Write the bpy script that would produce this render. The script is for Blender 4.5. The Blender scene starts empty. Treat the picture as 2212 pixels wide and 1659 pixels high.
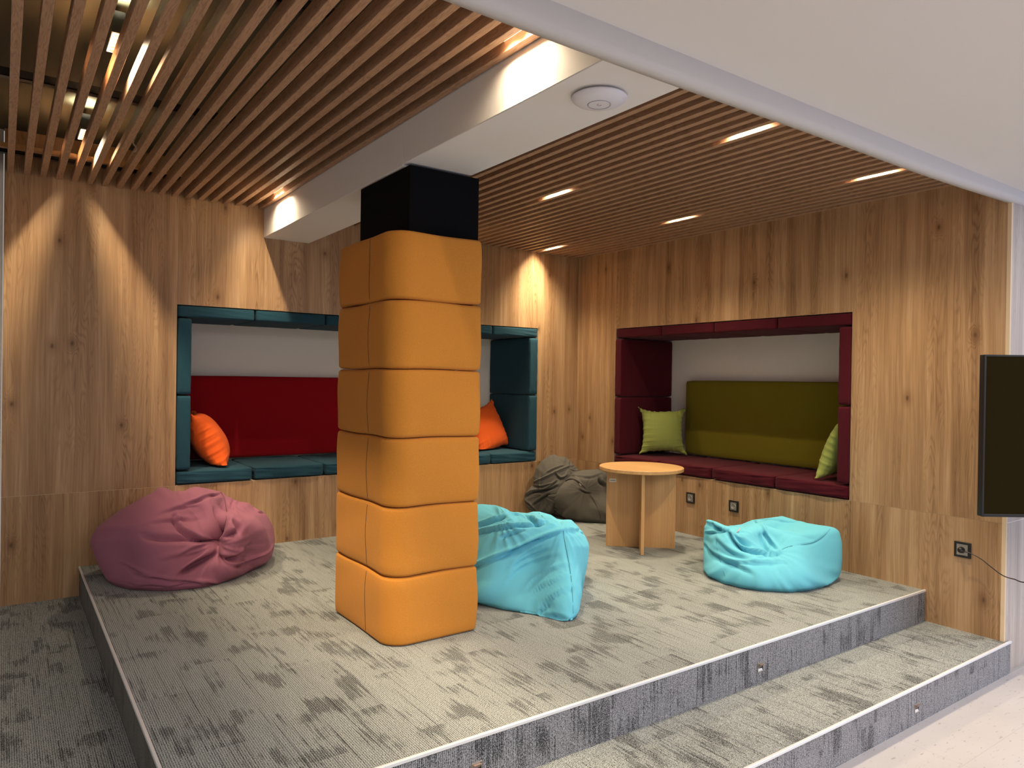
import bpy, bmesh, math, random
import numpy as np
from mathutils import Vector, Matrix
from mathutils.bvhtree import BVHTree

# ------------------------------------------------------------------ camera, world, big lights, exposure
S = bpy.context.scene
COL = S.collection
FPX = 1552.636
YAW, PIT, ROL = 0.61746, -0.00563, 0.01447
CP = np.array([-4.41162, -5.15419, 1.19273])
_cy, _sy = math.cos(YAW), math.sin(YAW)
FW = np.array([_sy*math.cos(PIT), _cy*math.cos(PIT), math.sin(PIT)])
_r0 = np.array([_cy, -_sy, 0.0]); _u0 = np.cross(_r0, FW)
RT = math.cos(ROL)*_r0 + math.sin(ROL)*_u0
UP = -math.sin(ROL)*_r0 + math.cos(ROL)*_u0
cam = bpy.data.cameras.new('camera'); camo = bpy.data.objects.new('camera', cam); COL.objects.link(camo)
cam.sensor_fit = 'HORIZONTAL'; cam.sensor_width = 36.0; cam.lens = FPX*36.0/2212.0
cam.clip_start = 0.05; cam.clip_end = 100
camo.matrix_world = Matrix(((RT[0], UP[0], -FW[0], CP[0]), (RT[1], UP[1], -FW[1], CP[1]), (RT[2], UP[2], -FW[2], CP[2]), (0, 0, 0, 1)))
S.camera = camo
S.view_settings.view_transform = 'Standard'; S.view_settings.look = 'None'
S.view_settings.gamma = 1.0; S.view_settings.use_curve_mapping = False
S.view_settings.exposure = 0.35
W = bpy.data.worlds.new('world'); S.world = W; W.use_nodes = True
W.node_tree.nodes['Background'].inputs[0].default_value = (1.0, 0.94, 0.90, 1)
W.node_tree.nodes['Background'].inputs[1].default_value = 0.30

def area_light(name, loc, rot, sx, sy, energy, color):
    l = bpy.data.lights.new(name, 'AREA'); l.shape = 'RECTANGLE'; l.size = sx; l.size_y = sy
    l.energy = energy; l.color = color
    o = bpy.data.objects.new(name, l); o.location = loc; o.rotation_euler = rot; COL.objects.link(o)
    return o
# daylight from the windows of the front room (right of the frame and behind the camera)
area_light('window_daylight', (3.6, -8.2, 1.1), (math.radians(90), 0, math.radians(34)), 2.6, 1.8, 75, (0.42, 0.58, 1.0))
area_light('front_room_fill', (-1.6, -6.4, 2.235), (0, 0, 0), 8.0, 3.6, 212, (1.0, 0.94, 0.91))  # added fill light, out of view, to brighten front floor and ceiling

SPOT_E = 30.0
BEAM_E = 75.0
SPOT_C = (1.0, 0.82, 0.56)

def ray(u, v): return FW + RT*((u-1106.0)/FPX) + UP*((829.5-v)/FPX)
def on(u, v, ax, val):
    d = ray(u, v); return CP + d*((val-CP[ax])/d[ax])

# ------------------------------------------------------------------ helpers
def tag(o, label=None, cat=None, group=None, kind=None):
    if label: o['label'] = label
    if cat: o['category'] = cat
    if group: o['group'] = group
    if kind: o['kind'] = kind
    return o
def link(name, me, mat=None, parent=None, smooth=False):
    o = bpy.data.objects.new(name, me); COL.objects.link(o)
    if mat is not None and not me.materials: me.materials.append(mat)
    if parent is not None: o.parent = parent
    if smooth:
        for p in me.polygons: p.use_smooth = True
    return o
def obj(name, bm, mat=None, parent=None, smooth=False):
    me = bpy.data.meshes.new(name); bm.to_mesh(me); bm.free()
    return link(name, me, mat, parent, smooth)
def empty(name, loc, rz=0):
    o = bpy.data.objects.new(name, None); o.location = loc; o.rotation_euler = (0, 0, rz)
    o.empty_display_size = 0.05; COL.objects.link(o); return o
def add_box(bm, a, b, bev=0.0, seg=2):
    n = bmesh.new()
    bmesh.ops.create_cube(n, size=1)
    for v in n.verts:
        v.co = Vector([(a[i]+b[i])/2 + v.co[i]*(b[i]-a[i]) for i in range(3)])
    if bev > 0:
        bmesh.ops.bevel(n, geom=n.edges[:], offset=bev, segments=seg, affect='EDGES', profile=0.5)
    me = bpy.data.meshes.new('t'); n.to_mesh(me); n.free(); bm.from_mesh(me); bpy.data.meshes.remove(me)
    return bm
def box(name, a, b, mat, parent=None, bev=0.0, seg=2):
    return obj(name, add_box(bmesh.new(), a, b, bev, seg), mat, parent)
def add_lathe(bm, prof, n=48, center=(0, 0, 0)):
    rows = []
    for r, z in prof:
        if r < 1e-6: rows.append([bm.verts.new((center[0], center[1], center[2]+z))])
        else: rows.append([bm.verts.new((center[0]+r*math.cos(2*math.pi*i/n), center[1]+r*math.sin(2*math.pi*i/n), center[2]+z)) for i in range(n)])
    for A, B in zip(rows, rows[1:]):
        for i in range(n):
            j = (i+1) % n
            if len(A) == 1 and len(B) == 1: continue
            if len(A) == 1: bm.faces.new((A[0], B[j], B[i]))
            elif len(B) == 1: bm.faces.new((A[i], A[j], B[0]))
            else: bm.faces.new((A[i], A[j], B[j], B[i]))
    bmesh.ops.recalc_face_normals(bm, faces=bm.faces[:])
    return bm
def tube_curve(name, pts, r, mat, parent=None, cyclic=False):
    cu = bpy.data.curves.new(name, 'CURVE'); cu.dimensions = '3D'; cu.bevel_depth = r; cu.bevel_resolution = 2
    sp = cu.splines.new('POLY'); sp.points.add(len(pts)-1)
    for p, q in zip(sp.points, pts): p.co = (q[0], q[1], q[2], 1)
    sp.use_cyclic_u = cyclic
    dg = bpy.context.evaluated_depsgraph_get()
    t = bpy.data.objects.new('t', cu); COL.objects.link(t); bpy.context.view_layer.update()
    dg = bpy.context.evaluated_depsgraph_get()
    me = bpy.data.meshes.new_from_object(t.evaluated_get(dg)); me.name = name
    bpy.data.objects.remove(t); bpy.data.curves.remove(cu)
    me.materials.clear()
    return link(name, me, mat, parent, True)
def smooth_path(pts, n=8):
    P = [np.array(p, float) for p in pts]; P = [2*P[0]-P[1]]+P+[2*P[-1]-P[-2]]; out = []
    for i in range(1, len(P)-2):
        for k in range(n):
            t = k/n
            out.append(0.5*((2*P[i])+(-P[i-1]+P[i+1])*t+(2*P[i-1]-5*P[i]+4*P[i+1]-P[i+2])*t*t+(-P[i-1]+3*P[i]-3*P[i+1]+P[i+2])*t**3))
    out.append(P[-2]); return out

# ------------------------------------------------------------------ materials
class NT:
    def __init__(self, name):
        self.m = bpy.data.materials.new(name); self.m.use_nodes = True
        self.t = self.m.node_tree; self.b = self.t.nodes['Principled BSDF']
    def n(self, typ, **kw):
        x = self.t.nodes.new(typ)
        for k, v in kw.items(): setattr(x, k, v)
        return x
    def l(self, a, b): self.t.links.new(a, b)
    def setv(self, sock, v):
        if isinstance(v, bpy.types.NodeSocket): self.l(v, sock)
        else: sock.default_value = v
    def math(self, op, a, b=0.0, c=None, clamp=False):
        x = self.n('ShaderNodeMath', operation=op); x.use_clamp = clamp
        self.setv(x.inputs[0], a); self.setv(x.inputs[1], b)
        if c is not None: self.setv(x.inputs[2], c)
        return x.outputs[0]
    def comb(self, x, y, z=0.0):
        c = self.n('ShaderNodeCombineXYZ')
        for i, v in enumerate((x, y, z)): self.setv(c.inputs[i], v)
        return c.outputs[0]
    def obj(self):
        o = self.n('ShaderNodeTexCoord').outputs['Object']; s = self.n('ShaderNodeSeparateXYZ'); self.l(o, s.inputs[0])
        return o, s.outputs[0], s.outputs[1], s.outputs[2]
    def noise(self, vec, scale=1.0, detail=3.0, rough=0.5, dist=0.0):
        x = self.n('ShaderNodeTexNoise'); self.l(vec, x.inputs['Vector'])
        x.inputs['Scale'].default_value = scale; x.inputs['Detail'].default_value = detail
        x.inputs['Roughness'].default_value = rough; x.inputs['Distortion'].default_value = dist
        return x.outputs['Fac']
    def ramp(self, fac, stops):
        x = self.n('ShaderNodeValToRGB'); self.l(fac, x.inputs[0]); e = x.color_ramp.elements
        while len(e) < len(stops): e.new(0.5)
        for k, (p, c) in zip(e, stops):
            k.position = p; k.color = (*c, 1) if len(c) == 3 else c
        return x.outputs[0]
    def mix(self, fac, a, b, mode='MIX'):
        x = self.n('ShaderNodeMix', data_type='RGBA', blend_type=mode)
        self.setv(x.inputs[0], fac)
        for i, v in ((6, a), (7, b)):
            if isinstance(v, tuple) and len(v) == 3: v = (*v, 1)
            self.setv(x.inputs[i], v)
        return x.outputs[2]
    def bump(self, h, strength=0.3, dist=0.002):
        x = self.n('ShaderNodeBump'); self.l(h, x.inputs['Height'])
        x.inputs['Strength'].default_value = strength; x.inputs['Distance'].default_value = dist
        self.l(x.outputs[0], self.b.inputs['Normal'])
    def fin(self, color, rough=0.6, spec=0.5):
        self.setv(self.b.inputs['Base Color'], (*color, 1) if isinstance(color, tuple) else color)
        self.setv(self.b.inputs['Roughness'], rough); self.b.inputs['Specular IOR Level'].default_value = spec
        return self.m
def plain(name, c, rough=0.6, spec=0.5, metal=0.0):
    t = NT(name); t.b.inputs['Metallic'].default_value = metal
    o, x, y, z = t.obj(); n = t.noise(o, 60, 3)
    col = t.mix(t.math('MULTIPLY', n, 0.12), c, tuple(k*0.8 for k in c))
    return t.fin(col, rough, spec)
def plaster(name, c, rough=0.75):
    t = NT(name); o, x, y, z = t.obj()
    n = t.noise(o, 3.0, 4); f = t.noise(o, 140, 2)
    col = t.mix(t.math('MULTIPLY', n, 0.10), c, tuple(k*0.85 for k in c))
    h = t.math('ADD', t.math('MULTIPLY', n, 0.6), t.math('MULTIPLY', f, 0.08)); t.bump(h, 0.25, 0.01)
    return t.fin(col, rough, 0.3)
def fabric(name, c, dark=0.6, weave=900.0, bump=0.25, sheen=0.04, speck=0.5, scale=260.0):
    t = NT(name); o, x, y, z = t.obj()
    n = t.noise(o, scale, 2, 0.7); big = t.noise(o, 5, 3)
    f = t.math('MULTIPLY', t.math('SUBTRACT', n, 0.35, clamp=True), 2.2*speck, clamp=True)
    lo = tuple(k*dark for k in c)
    col = t.mix(f, c, lo)
    col = t.mix(t.math('MULTIPLY', big, 0.18), col, lo)
    w = t.noise(o, weave, 1, 0.6)
    t.bump(t.math('ADD', w, t.math('MULTIPLY', n, 0.6)), bump, 0.0012)
    t.b.inputs['Sheen Weight'].default_value = sheen; t.b.inputs['Sheen Roughness'].default_value = 0.6
    return t.fin(col, 0.92, 0.15)
def veneer(name, light, mid, dark, hs=1.0, seed=0.0, rough=0.42, knots=True):
    """oak veneer sheets with vertical grain, h runs along the wall and z up"""
    t = NT(name); o, x, y, z = t.obj()
    info = t.n('ShaderNodeObjectInfo').outputs['Random']
    h = t.math('ADD', t.math('ADD', x, y), t.math('MULTIPLY', info, 7.3+seed))
    h = t.math('MULTIPLY', h, hs)
    zz = t.math('ADD', z, t.math('MULTIPLY', info, 3.1))
    warp = t.noise(t.comb(t.math('MULTIPLY', h, 2.2), t.math('MULTIPLY', zz, 0.8)), 1.0, 2)
    hw = t.math('ADD', h, t.math('MULTIPLY', t.math('SUBTRACT', warp, 0.5), 0.05))
    # boards of different tone
    board = t.noise(t.comb(t.math('SNAP', h, 0.13), 3.3), 9.0, 0)
    vor = None
    broad = t.noise(t.comb(t.math('MULTIPLY', hw, 13.0), t.math('MULTIPLY', zz, 0.55)), 1.0, 3, 0.55)
    fine = t.noise(t.comb(t.math('MULTIPLY', hw, 95.0), t.math('MULTIPLY', zz, 2.2)), 1.0, 3, 0.6)
    pores = t.noise(t.comb(t.math('MULTIPLY', hw, 420.0), t.math('MULTIPLY', zz, 9.0)), 1.0, 2, 0.5)
    field = t.noise(t.comb(t.math('MULTIPLY', h, 8.5), t.math('MULTIPLY', zz, 0.95)), 1.0, 2, 0.45)
    if knots:
        v = t.n('ShaderNodeTexVoronoi'); v.voronoi_dimensions = '2D'; v.inputs['Scale'].default_value = 1.0
        t.l(t.comb(t.math('MULTIPLY', h, 2.5), t.math('MULTIPLY', zz, 1.45)), v.inputs['Vector'])
        kd = v.outputs['Distance']
        near = t.math('SUBTRACT', 1.0, t.math('MULTIPLY', kd, 7.5), clamp=True)
        near2 = t.math('POWER', near, 2.0)
        field = t.math('ADD', field, t.math('MULTIPLY', near2, 0.22))
    rings = t.math('SINE', t.math('MULTIPLY', field, 190.0))
    rings = t.math('MULTIPLY', t.math('ADD', rings, 1.0), 0.5)
    cath = t.math('SUBTRACT', t.math('MULTIPLY', t.noise(t.comb(t.math('MULTIPLY', h, 5.5), t.math('MULTIPLY', zz, 0.35)), 1.0, 1), 3.2), 1.35, clamp=True)
    f = t.math('ADD', t.math('MULTIPLY', broad, 0.78), t.math('MULTIPLY', fine, 0.50))
    f = t.math('ADD', f, t.math('MULTIPLY', t.math('SUBTRACT', board, 0.5), 0.30))
    f = t.math('ADD', f, t.math('MULTIPLY', t.math('MULTIPLY', t.math('POWER', rings, 2.5), cath), 0.20))
    f = t.math('ADD', f, t.math('MULTIPLY', t.math('SUBTRACT', pores, 0.5), 0.12))
    if knots:
        f = t.math('ADD', f, t.math('MULTIPLY', near2, 0.30))
    col = t.ramp(f, [(0.42, light), (0.62, mid), (0.92, dark)])
    if knots:
        core = t.math('SUBTRACT', 1.0, t.math('MULTIPLY', kd, 34.0), clamp=True)
        col = t.mix(t.math('MULTIPLY', core, 0.7), col, tuple(k*0.25 for k in dark))
    t.bump(pores, 0.08, 0.001)
    return t.fin(col, rough, 0.35)
def slatwood(name, light, dark):
    t = NT(name); o, x, y, z = t.obj()
    info = t.n('ShaderNodeObjectInfo').outputs['Random']
    yy = t.math('ADD', y, t.math('MULTIPLY', info, 13.0))
    a = t.math('ADD', x, z)
    fld = t.noise(t.comb(t.math('MULTIPLY', a, 24.0), t.math('MULTIPLY', yy, 2.3)), 1.0, 3, 0.5)
    ring = t.math('MULTIPLY', t.math('ADD', t.math('SINE', t.math('MULTIPLY', fld, 85.0)), 1.0), 0.5)
    st = t.noise(t.comb(t.math('MULTIPLY', a, 500.0), t.math('MULTIPLY', yy, 14.0)), 1.0, 2)
    f = t.math('ADD', t.math('MULTIPLY', t.math('POWER', ring, 3.0), 0.34), t.math('MULTIPLY', st, 0.62))
    col = t.ramp(f, [(0.15, light), (0.85, dark)])
    t.bump(f, 0.25, 0.001)
    return t.fin(col, 0.5, 0.3)
def carpet(name, ax_a, ax_b, light=(0.43, 0.455, 0.435), dark=(0.022, 0.021, 0.020), rib=True, amount=1.0):
    t = NT(name); o, *c = t.obj()
    a, b = c[ax_a], c[ax_b]
    # tiles laid like bricks, long side along b
    br = t.n('ShaderNodeTexBrick'); br.offset = 0.5; br.squash = 1.0
    t.l(t.comb(b, a), br.inputs['Vector'])
    br.inputs['Color1'].default_value = (0, 0, 0, 1); br.inputs['Color2'].default_value = (1, 1, 1, 1)
    br.inputs['Scale'].default_value = 1.0; br.inputs['Mortar Size'].default_value = 0.0
    br.inputs['Brick Width'].default_value = 0.5; br.inputs['Row Height'].default_value = 0.25; br.inputs['Bias'].default_value = 0.0
    tone = t.math('SUBTRACT', br.outputs['Color'], 0.5)
    off = t.math('MULTIPLY', tone, 40.0)
    av = t.comb(t.math('ADD', a, off), b)
    m1 = t.noise(t.comb(t.math('MULTIPLY', a, 95.0), t.math('MULTIPLY', b, 3.0), off), 1.0, 3, 0.65)
    m2 = t.noise(t.comb(t.math('MULTIPLY', a, 7.0), t.math('MULTIPLY', b, 4.6), off), 1.0, 2, 0.5)
    m3 = t.noise(t.comb(t.math('MULTIPLY', a, 260.0), t.math('MULTIPLY', b, 6.0)), 1.0, 2, 0.6)
    s = t.math('ADD', t.math('MULTIPLY', m1, 1.0), t.math('MULTIPLY', t.math('SUBTRACT', m2, 0.5), 1.5*amount))
    st = t.n('ShaderNodeMapRange', interpolation_type='SMOOTHSTEP'); t.l(s, st.inputs[0])
    st.inputs[1].default_value = 0.57; st.inputs[2].default_value = 0.72
    patch = st.outputs[0]
    thin = t.n('ShaderNodeMapRange', interpolation_type='SMOOTHSTEP')
    t.l(t.noise(t.comb(t.math('MULTIPLY', a, 110.0), t.math('MULTIPLY', b, 1.6)), 1.0, 2, 0.5), thin.inputs[0])
    thin.inputs[1].default_value = 0.58; thin.inputs[2].default_value = 0.72
    k = t.math('ADD', t.math('MULTIPLY', patch, 0.34), t.math('MULTIPLY', thin.outputs[0], 0.36))
    k = t.math('ADD', k, t.math('MULTIPLY', tone, 0.10))
    sp = t.noise(o, 290.0, 1, 0.5)
    sp2 = t.noise(t.comb(t.math('MULTIPLY', a, 3.0), t.math('MULTIPLY', b, 1.0), c[3-ax_a-ax_b]), 130.0, 1, 0.5)
    k = t.math('ADD', k, t.math('MULTIPLY', t.math('SUBTRACT', sp, 0.5), 2.6))
    k = t.math('ADD', k, t.math('MULTIPLY', t.math('SUBTRACT', sp2, 0.5), 0.9))
    k = t.math('ADD', k, t.math('MULTIPLY', t.math('SUBTRACT', m3, 0.5), 0.5))
    if rib:
        r = t.math('SINE', t.math('MULTIPLY', a, 2*math.pi/0.0075))
        k = t.math('ADD', k, t.math('MULTIPLY', r, 0.26))
    k = t.math('ADD', k, 0.42, clamp=True)
    col = t.mix(k, light, dark)
    t.bump(sp, 0.5, 0.003)
    t.b.inputs['Sheen Weight'].default_value = 0.1
    return t.fin(col, 0.97, 0.1)
def stone(name):
    t = NT(name); o, x, y, z = t.obj()
    fl = t.noise(t.comb(t.math('MULTIPLY', x, 22.0), t.math('MULTIPLY', y, 60.0)), 1.0, 4, 0.65)
    fm = t.n('ShaderNodeMapRange', interpolation_type='SMOOTHSTEP'); t.l(fl, fm.inputs[0])
    fm.inputs[1].default_value = 0.60; fm.inputs[2].default_value = 0.68
    cl = t.noise(o, 2.5, 4)
    col = t.mix(cl, (0.52, 0.495, 0.50), (0.42, 0.395, 0.395))
    col = t.mix(t.math('MULTIPLY', fm.outputs[0], 0.75), col, (0.22, 0.20, 0.19))
    br = t.n('ShaderNodeTexBrick'); t.l(t.comb(x, t.math('ADD', y, 0.25)), br.inputs['Vector']); br.offset = 0.0
    br.inputs['Scale'].default_value = 1.0; br.inputs['Mortar Size'].default_value = 0.0015
    br.inputs['Brick Width'].default_value = 1.2; br.inputs['Row Height'].default_value = 0.6
    col = t.mix(t.math('MULTIPLY', br.outputs['Fac'], 0.4), col, (0.3, 0.28, 0.26))
    return t.fin(col, 0.4, 0.4)
def emit(name, c, s):
    t = NT(name); t.b.inputs['Emission Color'].default_value = (*c, 1); t.b.inputs['Emission Strength'].default_value = s
    return t.fin((0.8, 0.8, 0.8), 0.5)

M_OAK = veneer('oak_veneer', (0.58, 0.385, 0.215), (0.44, 0.265, 0.135), (0.235, 0.125, 0.058))
M_OAKDAY = veneer('oak_daylit', (0.62, 0.56, 0.50), (0.50, 0.44, 0.39), (0.36, 0.31, 0.27), seed=2.0, knots=False)  # oak laminate again, the daylight falling on it put into the colour
M_EDGE = plain('panel_edge', (0.75, 0.58, 0.38), 0.5)
M_BEECH = veneer('beech', (0.66, 0.40, 0.18), (0.58, 0.33, 0.14), (0.47, 0.25, 0.10), hs=1.3, seed=5.0, rough=0.35, knots=False)
M_SLAT = slatwood('slat_wood', (0.50, 0.305, 0.185), (0.27, 0.145, 0.080))
M_WHITE = plaster('white_plaster', (0.80, 0.765, 0.73))
M_FILL = plaster('grey_filler', (0.60, 0.575, 0.56))
M_PLEN = plaster('plenum_paint', (0.085, 0.085, 0.062))
M_NICHE = plaster('niche_paint', (0.86, 0.82, 0.76))
M_BLACK = plain('black_paint', (0.004, 0.004, 0.005), 0.9, 0.1)
M_BLACKP = plain('black_plastic', (0.012, 0.012, 0.013), 0.35)
M_CARP = carpet('carpet_flat', 0, 1)
M_CARPR = carpet('carpet_riser', 0, 2, light=(0.40, 0.40, 0.42), dark=(0.020, 0.020, 0.023))
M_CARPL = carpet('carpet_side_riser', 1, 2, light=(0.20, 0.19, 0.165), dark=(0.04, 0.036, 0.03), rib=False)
M_STONE = stone('stone_floor')
M_ALU = plain('aluminium_nosing', (0.80, 0.81, 0.83), 0.4, 0.5, 0.3)
M_ORANGE = fabric('mustard_fabric', (0.59, 0.238, 0.036), 0.60)
M_TEAL = fabric('teal_fabric', (0.020, 0.072, 0.105), 0.5)
M_BURG = fabric('burgundy_fabric', (0.080, 0.0035, 0.011), 0.5)
M_RED = fabric('red_fabric', (0.30, 0.002, 0.008), 0.75, speck=0.3)
M_OLIVE = fabric('olive_fabric', (0.20, 0.165, 0.010), 0.62)
M_COTO = fabric('orange_cotton', (0.86, 0.125, 0.018), 0.85, speck=0.2, bump=0.1)
M_COTG = fabric('green_cotton', (0.30, 0.34, 0.085), 0.85, speck=0.2, bump=0.1)
M_MAUVE = fabric('mauve_canvas', (0.34, 0.125, 0.185), 0.85, speck=0.25, bump=0.12)
M_TURQ = fabric('turquoise_canvas', (0.140, 0.52, 0.68), 0.88, speck=0.2, bump=0.1)
M_GREY = fabric('grey_canvas', (0.115, 0.105, 0.090), 0.7, speck=0.6, bump=0.12)
M_THRM = plain('mauve_thread', (0.16, 0.05, 0.06), 0.8)
M_THRT = plain('turquoise_thread', (0.03, 0.16, 0.20), 0.8)
M_THRG = plain('grey_thread', (0.03, 0.028, 0.024), 0.8)
M_LAMPW = emit('lamp_diffuser', (1.0, 0.88, 0.62), 1.6)
M_LENS = plain('lamp_lens', (0.25, 0.24, 0.24), 0.3)
M_STEEL = plain('silver_plastic', (0.42, 0.39, 0.35), 0.35, 0.5, 0.3)
M_WPL = plain('white_plastic', (0.74, 0.73, 0.78), 0.4)
M_LABEL = plain('paper_label', (0.75, 0.73, 0.68), 0.6)
M_BROWN = plain('step_light_cup', (0.28, 0.20, 0.17), 0.4)
M_SCREEN = plain('screen_glass', (0.014, 0.010, 0.002), 0.30, 0.04)

# ------------------------------------------------------------------ dimensions
ZS, ZB, ZL, ZR, ZF, ZC = 0.0, 2.168, 2.366, 2.337, -0.180, 2.245
YE = -3.55            # end of the right wall
PF, P2 = -3.142, -3.566   # front edges of platform and lower step
XL = -4.409
A1, A2, N1, N2 = -3.471, -0.471, 0.461, 1.661
B1, B2, M1, M2 = -0.513, -2.672, 0.455, 1.658
ND = 0.64

# ------------------------------------------------------------------ setting: floors and steps
def struct(o): o['kind'] = 'structure'; return o
struct(box('floor', (-9, -9.5, -0.45), (6, P2, -0.352), M_STONE))
side = struct(box('floor_carpet', (-9, P2, -0.45), (-4.0115, 0.0, ZF), M_CARP))
pl = struct(box('floor_platform', (-4.0105, PF, -0.45), (0.0, 0.0, 0.0), M_CARP))
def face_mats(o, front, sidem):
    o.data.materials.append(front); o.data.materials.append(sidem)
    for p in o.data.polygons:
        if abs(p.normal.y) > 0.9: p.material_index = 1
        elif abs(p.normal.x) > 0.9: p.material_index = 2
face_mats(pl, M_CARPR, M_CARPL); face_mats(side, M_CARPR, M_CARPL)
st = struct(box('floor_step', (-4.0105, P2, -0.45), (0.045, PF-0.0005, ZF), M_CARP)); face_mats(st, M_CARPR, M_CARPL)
struct(box('trim_1', (-4.012, PF-0.006, -0.009), (0.0, PF+0.006, 0.0035), M_ALU, bev=0.002))
struct(box('trim_2', (-4.012, P2-0.006, ZF-0.009), (0.046, P2+0.006, ZF+0.0035), M_ALU, bev=0.002))
struct(box('trim_3', (-4.016, PF-0.006, -0.009), (-4.005, 0.0, 0.0035), M_ALU, bev=0.002))

# ------------------------------------------------------------------ setting: walls
def wall(name, along, rects, hole, span, zr, parent_mat=M_EDGE):
    """along 'x': wall in plane y=0, 'y': wall in plane x=0. A backing board with a hole and thin veneer panels before it."""
    h0, h1 = span; z0, z1 = zr; a, b, c, d = hole
    def bb(bm, ha, hb, za, zb, t0, t1):
        if along == 'x': add_box(bm, (ha, t0, za), (hb, t1, zb))
        else: add_box(bm, (t0, ha, za), (t1, hb, zb))
    bm = bmesh.new()
    for (ha, hb, za, zb) in ((h0, a, z0, z1), (b, h1, z0, z1), (a, b, z0, c), (a, b, d, z1)):
        bb(bm, ha, hb, za, zb, 0.0016, 0.06)
    # recess lining: back, top, bottom, ends
    root = struct(obj(name, bm, parent_mat))
    for nm, q in (('back', (a-0.05, b+0.05, c-0.05, d+0.05, ND, ND+0.05)), ('top', (a-0.05, b+0.05, d, d+0.05, 0.06, ND)), ('bottom', (a-0.05, b+0.05, c-0.05, c, 0.06, ND)),
                  ('side', (a-0.05, a, c, d, 0.06, ND)), ('side', (b, b+0.05, c, d, 0.06, ND))):
        bm = bmesh.new(); bb(bm, *q); struct(obj('wall_niche_'+nm, bm, M_NICHE))
    for (ha, hb, za, zb) in rects:
        bm = bmesh.new(); g = 0.0011
        bb(bm, ha+g, hb-g, za+g, zb-g, 0.0, 0.0015)
        obj('panel', bm, M_OAK, root)
    return root
TOP = 2.75
wall('wall_back', 'x', [
    (XL, A1, N1, TOP), (XL, A1, ZF-.01, N1), (A1, -2.966, -0.01, N1), (-2.966, -2.09, -0.01, N1), (-2.09, -1.28, -0.01, N1), (-1.28, A2, -0.01, N1), (A2, 0.0, -0.01, N1),
    (A1, -1.95, N2, TOP), (-1.95, A2, N2, TOP), (A2, 0.0, N1, TOP)], (A1, A2, N1, N2), (XL, 0.06), (-0.45, TOP))
wall('wall_right', 'y', [
    (B1, 0.0, M1, TOP), (B1, 0.0, -0.01, M1), (B2, B1, M2, TOP), (-1.585, B1, -0.01, M1), (B2, -1.585, -0.01, M1),
    (YE+0.018, B2, M1, TOP), (YE+0.018, B2, ZF-0.17, M1)], (B2, B1, M1, M2), (YE+0.018, 0.012), (-0.45, TOP))
struct(box('wall_front', (0.0145, YE, -0.352), (5.9, YE+0.0165, ZC), M_OAKDAY))
struct(box('wall_left', (-9.0, 0.03, -0.30), (XL-0.004, 0.10, TOP), M_WHITE))
struct(box('trim_4', (-0.0015, YE-0.001, ZF), (0.014, YE+0.019, ZC-0.05), M_EDGE, bev=0.001))
struct(box('trim_5', (0.0, YE-0.0006, N1-0.002), (5.9, YE+0.002, N1+0.001), M_LABEL))

# ------------------------------------------------------------------ setting: ceilings
struct(box('ceiling', (-9.0, -9.5, ZC), (5.9, YE-0.0305, ZC+0.12), M_WHITE))
# fascia between the low beam and the front ceiling, with a soft hand-plastered lower edge
bm = bmesh.new(); nx = 120; prof = []
for i in range(7):
    a = math.pi/2*i/6; prof.append((-0.03+0.03*(1-math.sin(a)), 0.03*(1-math.cos(a))))
rows = []
rng = random.Random(4)
ph = [rng.uniform(0, 6.28) for _ in range(4)]
for i in range(nx+1):
    X = -9.0+(14.9)*i/nx
    w = 0.004*math.sin(X*1.3+ph[0])+0.003*math.sin(X*2.9+ph[1])
    zb = ZB+w+ (0.010 if X > -1.0 else 0.0)*min(1, (X+1.0) if X > -1 else 0)
    row = [bm.verts.new((X, YE-0.03, ZC+0.12))]
    for k in range(7):
        a = math.pi/2*k/6
        row.append(bm.verts.new((X, YE-0.03+0.028*(1-math.cos(a)), zb+0.028*(1-math.sin(a)))))
    row.append(bm.verts.new((X, YE+0.02, zb))); row.append(bm.verts.new((X, YE+0.02, ZC+0.3))); row.append(bm.verts.new((X, YE-0.03, ZC+0.3)))
    rows.append(row)
for A, B in zip(rows, rows[1:]):
    n = len(A)
    for k in range(n): bm.faces.new((A[k], A[(k+1) % n], B[(k+1) % n], B[k]))
bmesh.ops.recalc_face_normals(bm, faces=bm.faces[:])
struct(obj('ceiling_fascia', bm, M_FILL, smooth=True))
struct(box('ceiling_slab', (-9.0, YE+0.02, 2.62), (0.06, 0.06, 2.75), M_PLEN))
# beam: wide part in front of the pillar, narrower part behind it
bm = bmesh.new()
add_box(bm, (-2.915, YE+0.019, ZB+0.010), (-2.566, -2.15, 2.62), 0.004)
add_box(bm, (-2.915, -2.15, ZB), (-2.589, 0.0, 2.62), 0.004)
struct(obj('ceiling_beam', bm, M_WHITE))
# slatted bays
def bay(name, xs, zb, w=0.032, h=0.058, y0=YE+0.02, y1=-0.012):
    root = empty(name, (0, 0, 0)); root['kind'] = 'structure'
    for x in xs:
        box('slat', (x-w/2, y0, zb), (x+w/2, y1, zb+h), M_SLAT, root, bev=0.0012, seg=1)
    return root
left = bay('ceiling_left', [-4.380+0.0802*i for i in range(19)]+[-4.380-0.0802*k for k in range(1, 9)], ZL, y1=-0.0)
NR = 33; p = 2.55/32.0
right = bay('ceiling_right', [-2.548+p*i*(2.532/2.55) for i in range(NR)], ZR, w=0.032)
box('batten', (-4.45, -0.335, ZL+0.060), (-2.93, -0.30, ZL+0.085), M_BEECH, left)
for y in (-1.47, -0.20, -2.75):
    bm = bmesh.new()
    add_box(bm, (-5.2, y-0.02, ZL+0.060), (-2.92, y+0.02, ZL+0.064)); add_box(bm, (-5.2, y-0.02, ZL+0.060), (-2.92, y-0.017, ZL+0.095)); add_box(bm, (-5.2, y+0.017, ZL+0.060), (-2.92, y+0.02, ZL+0.095))
    obj('rail', bm, M_BLACKP, left)
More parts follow.
